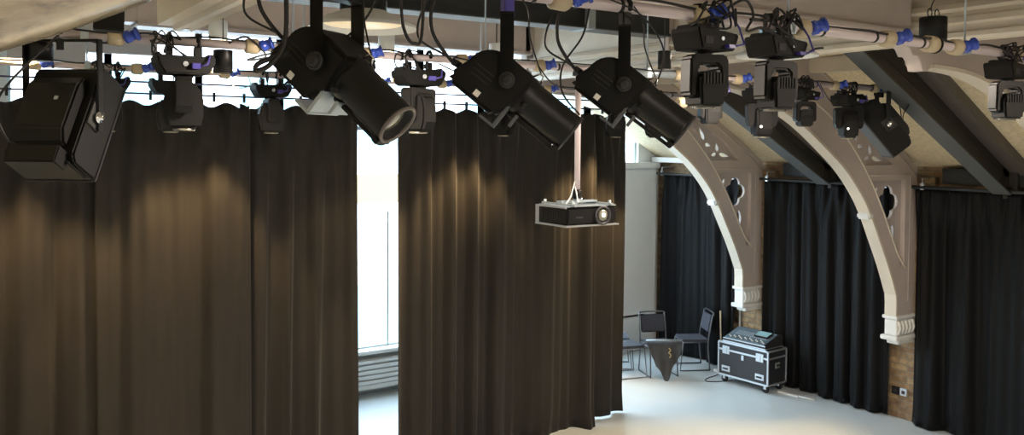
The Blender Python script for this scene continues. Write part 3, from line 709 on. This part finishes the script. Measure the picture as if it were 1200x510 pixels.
# black loudspeaker box, top left
r = thing('loudspeaker_box', 'plain black box hanging at upper left beside the varnished brace', 'speaker', (.54, 3.7, 3.82), R(-8))
b = MB(); b.prism([(-.055, 0), (.055, -.005), (.06, .13), (-.05, .13)], -.05, .05, 'y'); build(b, 'cabinet', 'black', r, .004)
b = MB(); b.tube([(0, 0, .13), (0, 0, 1.4)], .008, 8); build(b, 'hanger', 'rubber', r)

def dish(x, y, z, R0, label):
    t = thing('dish_pendant_lamp', label, 'ceiling light', (x, y, z), 0, 'pale dish pendant lamps')
    b = MB(); b.lathe([(R0, 0), (R0, .012), (R0*.96, .022), (R0*.7, .06), (.13, .09), (.12, .10), (.115, .085), (R0*.68, .05), (R0*.93, .012), (R0, .0)], 44, None, True, False); build(b, 'shade', 'white', t)
    b = MB(); b.lathe([(R0*.72, .030), (R0*.70, .024), (.02, .022)], 40); build(b, 'diffuser', 'dishin', t)
    b = MB(); b.lathe([(.125, .09), (.125, .27), (.10, .29), (.02, .30)], 28); build(b, 'lamp_body', 'galv' if x > 4 else 'girder', t)
    b = MB(); b.tube([(0, 0, .3), (0, 0, 5.3-z)], .010, 8); build(b, 'rod', 'galv', t)
    d = bpy.data.lights.new('dish_lamp', 'AREA'); d.shape = 'DISK'; d.size = R0*1.3; d.energy = FILL_W; d.color = (1, .85, .70)
    o = bpy.data.objects.new('lamp', d); COL.objects.link(o); o.parent = t; o.location = (0, 0, -.01)
dish(1.87, 4.27, 3.99, .29, 'pale dish lamp behind the first spotlight, under the black girder')
dish(5.02, 4.11, 4.02, .29, 'pale dish lamp behind the second front wash lamp')
dish(1.87, -.6, 4.2, .29, 'pale dish lamp overhead behind the viewpoint, left row')  # added out of view to raise the room's fill light
dish(5.02, .3, 4.2, .29, 'pale dish lamp overhead behind the viewpoint, right row')  # second unseen fill lamp, also added

# ------------------------------------------------------------------ projector on its pole
r = thing('projector', 'black ceiling projector on a pale pole in front of the centre drape', 'projector', (3.90, 5.0, 2.80))
b = MB(); b.tube([(0, 0, .17), (0, 0, 1.11)], .022, 16); build(b, 'pole', 'pipe', r)
b = MB(); b.lathe([(.03, .17), (.035, .18), (.035, .23), (.028, .24)], 16); build(b, 'pole_collar', 'black', r)
b = MB(); b.box(-.03, .03, -.03, .03, 1.08, 1.115); build(b, 'pole_clamp', 'black', r)
b = MB(); b.box(-.235, .235, -.185, .185, -.01, .125); build(b, 'body', 'black', r, .018)
b = MB(); b.box(-.245, .245, -.195, .195, -.018, -.006); b.box(-.245, -.236, .150, .19, -.01, .12); b.box(-.245, -.236, -.19, .19, .115, .128); build(b, 'base_trim', 'alu', r, .003)
b = MB(); b.box(-.225, .225, -.18, .18, .125, .131)
for s in (-1, 1): b.box(s*.17-.012, s*.17+.012, -.2, .2, .131, .145); b.tube([(s*.17, -.17, .13), (s*.17, -.17, .165)], .012, 8); b.tube([(s*.17, .17, .13), (s*.17, .17, .165)], .012, 8)
b.box(-.17, .17, -.03, .03, .145, .160); b.tube([(-.12, -.15, .155), (.02, .0, .165), (.1, .16, .155)], .012, 8)
build(b, 'ceiling_bracket', 'galv', r, .002)
b = MB(); b.lathe([(.070, 0), (.070, .012), (.060, .016), (.056, .012), (.050, .0)], 28, Matrix.Translation((.09, -.187, .058)) @ Matrix.Rotation(R(90), 4, 'X'), True, False); build(b, 'lens_ring', 'slate', r)
b = MB(); b.lathe([(.048, 0), (.040, .010), (.02, .016), (.004, .018)], 24, Matrix.Translation((.09, -.187, .058)) @ Matrix.Rotation(R(90), 4, 'X')); build(b, 'lens', 'lens', r)
b = MB(); b.lathe([(.017, 0), (.017, .003)], 18, Matrix.Translation((.085, -.206, .062)) @ Matrix.Rotation(R(90), 4, 'X')); build(b, 'lit_lens', 'led', r)
b = MB()
for k in range(9): b.box(-.238, -.236, -.155+k*.032, -.135+k*.032, .02, .10)
build(b, 'side_vent', 'grey', r)
b = MB(); b.box(-.15, -.09, -.1875, -.1855, .045, .055); build(b, 'maker_mark', 'slate', r)
b = MB(); b.tube(spline([(-.02, .0, .30), (-.05, -.01, .24), (-.09, -.04, .19), (-.15, -.06, .14)], 5), .005, 6); b.tube(spline([(-.02, .01, .28), (-.03, -.03, .22), (-.06, -.08, .17), (-.10, -.1, .14)], 5), .005, 6); build(b, 'cable', 'white', r)

# ------------------------------------------------------------------ loose cables in the rig
def cable(pts, label, rad=.006, m='rubber'):
    b = MB(); b.tube(spline(pts, 8), rad, 8); return tag(build(b, 'hanging_cable', m), label, 'cable', 'loose rig cables')
cable([(.88, 2.6, 4.3), (.88, 2.6, 3.95), (.88, 2.6, 3.71), (.835, 2.6, 3.63), (.79, 2.6, 3.605), (.80, 2.6, 3.63), (.90, 2.62, 3.67)], 'thick black cable looping down left of the first spotlight', .008)
cable([(1.275, 2.6, 4.2), (1.275, 2.6, 3.86), (1.29, 2.6, 3.76), (1.325, 2.6, 3.725), (1.355, 2.6, 3.78), (1.36, 2.6, 4.2)], 'black cable loop between the first and second spotlights', .006)
cable([(1.25, 2.7, 4.1), (1.22, 2.7, 3.86), (1.12, 2.7, 3.74), (1.05, 2.7, 3.72)], 'thin black cable falling behind the first spotlight', .004)
cable([(2.08, 2.6, 3.92), (2.03, 2.58, 3.80), (1.93, 2.57, 3.68), (1.93, 2.57, 3.58), (2.02, 2.58, 3.50)], 'thin black cable left of the third spotlight', .004)
cable([(2.12, 2.55, 3.95), (2.3, 2.55, 3.90), (2.42, 2.55, 3.78), (2.40, 2.55, 3.66), (2.33, 2.55, 3.60)], 'thin black cable arching right of the third spotlight', .0035)
cable([(2.75, 2.55, 3.95), (2.86, 2.52, 4.01), (2.92, 2.52, 3.95), (2.88, 2.52, 3.88), (2.98, 2.52, 3.90), (3.10, 2.52, 3.87), (3.06, 2.52, 3.93), (2.90, 2.52, 3.93)], 'coiled black cable between the two front wash lamps', .006)
cable([(3.05, 2.54, 3.93), (3.13, 2.5, 3.88), (3.22, 2.5, 3.80), (3.32, 2.5, 3.83), (3.40, 2.52, 3.84)], 'black cable across the second front wash lamp', .005)
cable([(.12, 5.0, 3.80), (.28, 5.0, 3.9), (.45, 5.0, 3.96), (.7, 5.0, 3.90), (.98, 5.0, 3.97)], 'sagging black cable above the left square floodlight', .006)
cable([(1.35, 4.96, 3.94), (1.45, 4.95, 3.98), (1.56, 4.95, 3.88), (1.45, 4.95, 3.85), (1.62, 4.95, 3.90), (1.8, 4.95, 3.86), (1.75, 4.95, 3.80)], 'tangled black cable right of the small cylinder light', .006)
cable([(2.7, 4.95, 3.9), (2.85, 4.93, 3.84), (3.0, 4.93, 3.80), (2.8, 4.93, 3.94), (3.1, 4.93, 3.90)], 'tangled black cable left of the second spotlight', .005)
cable([(3.5, 4.95, 3.93), (3.62, 4.92, 3.80), (3.85, 4.92, 3.78), (4.05, 4.92, 3.88), (4.2, 4.92, 3.95)], 'drooping black cable above the projector pole', .005)
cable([(5.65, 4.95, 3.92), (5.8, 4.93, 3.86), (6.05, 4.93, 3.92), (6.2, 4.93, 3.83), (6.4, 4.93, 3.92)], 'drooping black cable left of the small wash lamp by the second arch', .005)
cable([(6.65, 4.95, 3.93), (6.75, 4.93, 3.80), (6.86, 4.93, 3.76), (6.95, 4.93, 3.88)], 'black cable loop between the lamps by the second arch', .005)
cable([(7.72, 4.95, 3.93), (7.86, 4.93, 3.78), (7.92, 4.93, 3.60), (8.0, 4.93, 3.52)], 'black cable hanging off the end of the middle pipe', .005)
cable([(1.9, 7.18, 3.93), (2.0, 7.16, 3.82), (2.12, 7.16, 3.84), (2.1, 7.16, 3.93)], 'thin pale looped wire on the far pipe', .004, 'galv')

# ------------------------------------------------------------------ floor furniture
def chair(x, y, rz, label, stack=0):
    r = thing('stacking_chair', label, 'chair', (x, y, 0), rz, 'upholstered metal chairs')
    b = MB(); b.box(-.20, .20, -.20, .20, .435, .47); build(b, 'seat', 'chairfab', r, .012)
    T = Matrix.Translation((0, .21, .62)) @ Matrix.Rotation(R(-10), 4, 'X')
    b = MB(); b.box(-.185, .185, -.014, .014, -.05, .21, T); build(b, 'backrest', 'chairfab', r, .02)
    for s in (-1, 1):
        b = MB(); b.tube(spline([(s*.20, .26, .85), (s*.205, .21, .60), (s*.205, .19, .44), (s*.205, .19, .30), (s*.21, .22, .012)], 4), .011, 8); build(b, 'leg', 'chairframe', r)
        b = MB(); b.tube([(s*.205, .18, .43), (s*.205, -.19, .43), (s*.21, -.23, .012), (s*.21, .22, .012)], .011, 8); build(b, 'leg', 'chairframe', r)
    b = MB(); b.tube(spline([(-.20, .26, .82), (-.17, .27, .86), (.17, .27, .86), (.20, .26, .82)], 5), .011, 8); build(b, 'back_rail', 'chairframe', r)
    b = MB(); b.tube([(-.2, -.19, .43), (.2, -.19, .43)], .010, 8); build(b, 'crossbar', 'chairframe', r)
    return r
c1 = chair(8.20, 9.32, R(75), 'dark chair in front, half hidden by the end of the centre drape')
c2 = chair(8.40, 9.80, R(55), 'dark chair behind, at the far left of the chair group')
c3 = chair(8.66, 9.14, R(-20), 'dark chair in the middle of the group, carrying the draped coat')
c4 = chair(9.32, 9.12, R(-118), 'dark chair at the right of the group, beside the flight case')
# coat draped on the chair back
def coat():
    b = MB(); nu, nv = 26, 20; vs = []; fs = []
    for j in range(nv+1):
        v = j/nv
        for i in range(nu+1):
            u = i/nu
            w = .27*(1-.42*v); x = (u-.5)*2*w + .03*v
            z = .565 - v*(.24+.33*max(0, 1-abs(u-.42)/.60)**.8) + .03*math.sin(u*9)*v - .02*math.sin(u*3.14)*0
            y = -.04 - .10*math.sin(v*2.2) + .022*math.sin(u*16+v*2)*v + .015*math.sin(u*7+1)
            if j == 0: y += .12; z = .50
            if j == 1: y += .06; z = .55
            vs.append((x, y, z))
    for j in range(nv):
        for i in range(nu): q = j*(nu+1)+i; fs.append((q, q+1, q+nu+2, q+nu+1))
    b.add(vs, fs, True)
    r = thing('draped_coat', 'charcoal coat draped over the front of a chair seat, hanging to a point', 'coat', (8.53, 8.90, 0), R(-28))
    o = build(b, 'cloth', 'coat', r); sd = o.modifiers.new('thickness', 'SOLIDIFY'); sd.thickness = .012
    g = MB(); g.tube(spline([(.05, -.115, .47), (.07, -.135, .44), (.04, -.15, .41), (.07, -.155, .38), (.05, -.16, .34)], 5), .006, 6); build(g, 'gold_emblem', 'gold', r)
    g = MB(); g.tube([(-.26, -.045, .567), (.26, -.045, .567)], .012, 8); build(g, 'edge_piping', 'galv', r)
coat()

# flight case
CA = R(4.5)
r = thing('flight_case', 'black flight case with silver edging and castors by the right wall drape', 'flight case', (9.36, 8.0, 0), CA)
W, D, z0, z1 = .41, .205, .115, .575     # half length (Y), half depth (X)
b = MB(); b.box(-D, D, -W, W, z0, z1); build(b, 'body', 'case', r, .006)
b = MB(); e = .012
for sx in (-1, 1):
    for sy in (-1, 1): b.box(sx*D-e, sx*D+e, sy*W-e, sy*W+e, z0, z1)
    for z in (z0, z1, .475): b.box(sx*D-e, sx*D+e, -W, W, z-e, z+e)
for sy in (-1, 1):
    for z in (z0, z1, .475): b.box(-D, D, sy*W-e, sy*W+e, z-e, z+e)
build(b, 'edging', 'alu', r, .003)
for y_ in (-.28, .28):
    b = MB(); b.box(-D-.014, -D-.004, y_-.06, y_+.06, .42, .53); b.box(-D-.024, -D-.012, y_-.02, y_+.02, .44, .51); build(b, 'butterfly_latch', 'alu', r, .003)
    b = MB(); b.box(-D-.012, -D-.004, y_-.07, y_+.07, .17, .25); build(b, 'handle_dish', 'alu', r, .003)
    b = MB(); b.tube([(-D-.02, y_-.04, .21), (-D-.02, y_+.04, .21)], .012, 8); build(b, 'handle', 'rubber', r)
b = MB(); b.box(-D-.012, -D-.004, -.02, .02, .38, .45); build(b, 'hasp', 'alu', r, .003)
b = MB(); b.box(-.05, .05, -W-.012, -W-.004, .33, .41); build(b, 'handle_dish', 'alu', r, .003)
b = MB(); b.tube([(-.03, -W-.02, .37), (.03, -W-.02, .37)], .012, 8); build(b, 'handle', 'rubber', r)
for sx in (-1, 1):
    for sy in (-1, 1):
        b = MB(); b.lathe([(.02, -.016), (.048, -.014), (.048, .014), (.02, .016)], 18, Matrix.Translation((sx*.15, sy*.34, .048)) @ Matrix.Rotation(R(90), 4, 'Y'))
        w = build(b, 'castor', 'blue' if False else 'rubber', r)
        b = MB(); b.box(sx*.15-.035, sx*.15+.035, sy*.34-.035, sy*.34+.035, .103, .115); b.box(sx*.15-.024, sx*.15-.018, sy*.34-.02, sy*.34+.02, .05, .105); b.box(sx*.15+.018, sx*.15+.024, sy*.34-.02, sy*.34+.02, .05, .105); build(b, 'castor_fork', 'alu', w)
        w.name = 'castor'
# mixing desk on the case
r = thing('mixing_desk', 'blue grey mixing desk with faders on top of the flight case', 'mixing desk', (9.37, 8.0, .590), CA)
b = MB(); b.prism([(-.20, .0), (.20, 0), (.20, .15), (.12, .15), (-.20, .045)], -.35, .35, 'y'); build(b, 'case_tray', 'case', r, .006)
SL = math.atan2(.105, .32); T = Matrix.Translation((-.20, 0, .050)) @ Matrix.Rotation(-SL, 4, 'Y')
b = MB(); b.box(.0, .335, -.33, .33, 0, .012, T); build(b, 'panel', 'mixer', r, .003)
b = MB()
for k in range(17): b.box(.02, .11, -.30+k*.036, -.294+k*.036, .012, .014, T)
build(b, 'fader_slots', 'rubber', r)
for k in range(17):
    b = MB(); x_ = .03+.06*((k*7) % 5)/5; b.box(x_, x_+.018, -.303+k*.036, -.291+k*.036, .014, .026, T); build(b, 'fader', 'label', r)
b = MB()
for k in range(16):
    for q in range(4): b.box(.14+q*.03, .152+q*.03, -.29+k*.034, -.272+k*.034, .012, .019, T)
build(b, 'buttons', 'alu', r)['kind'] = 'stuff'
b = MB(); b.box(.16, .30, -.28, -.06, .012, .040, T); build(b, 'screen', 'blackm', r, .004)
b = MB(); b.box(.17, .29, -.27, -.07, .040, .042, T); build(b, 'display', 'glasst', r)
b = MB(); e = .008
for z in (.0, .04): b.box(-.206, -.198, -.352, .352, z, z+.012)
b.box(-.2, .2, -.358, -.35, .0, .012); build(b, 'edging', 'alu', r, .002)
# things on the floor by the wall
r = thing('cable_trunk', 'short white cable duct on the floor right of the flight case', 'cable duct', (9.42, 7.42, 0), R(8))
b = MB(); b.box(-.02, .02, -.15, .15, 0, .025); b.tube([(0, -.15, .015), (.03, -.36, .012)], .012, 8); build(b, 'duct', 'white', r, .004)
r = thing('floor_outlet', 'small white floor box at the foot of the drape left of the flight case', 'floor box', (9.50, 8.72, 0))
b = MB(); b.box(-.07, .07, -.06, .06, 0, .045); build(b, 'box', 'white', r, .006)
b = MB(); b.tube([(.0, 0, .04), (.02, .0, .4), (.03, .03, .9)], .011, 8); build(b, 'riser', 'beige', r)
cable([(9.48, 8.66, .01), (9.30, 8.60, .008), (9.05, 8.55, .008), (8.95, 8.45, .008), (9.1, 8.35, .008), (9.3, 8.3, .008)], 'thin black cable curling on the floor to the flight case', .006)
for x_, y_, z0_, z1_, lab in ((9.84, 8.62, 0, 1.9, 'pale vertical conduit beside the far arch foot'), (9.82, 5.70, .42, .95, 'pale bent pipe on the brick between the right-hand drapes')):
    r = thing('wall_conduit', lab, 'pipe', (0, 0, 0), 0)
    b = MB(); b.tube(spline([(x_-.03, y_, z0_), (x_-.03, y_, z1_-.05), (x_, y_, z1_)], 4), .018, 10); build(b, 'pipe', 'white', r)
for k, (y_, m_) in enumerate(((6.10, 'grey'), (5.99, 'alu'))):
    r = thing('wall_socket', ['dark socket plate low on the brick between the right-hand drapes', 'silver socket plate low on the brick between the right-hand drapes'][k], 'socket', (9.79, y_, .34))
    b = MB(); b.box(-.02, .012, -.045, .045, -.045, .045); build(b, 'plate', m_, r, .004)
    b = MB(); b.box(-.024, -.019, -.02, .02, -.02, .02); build(b, 'insert', 'blackm', r)
# small white poster on the brick beside the far arch foot
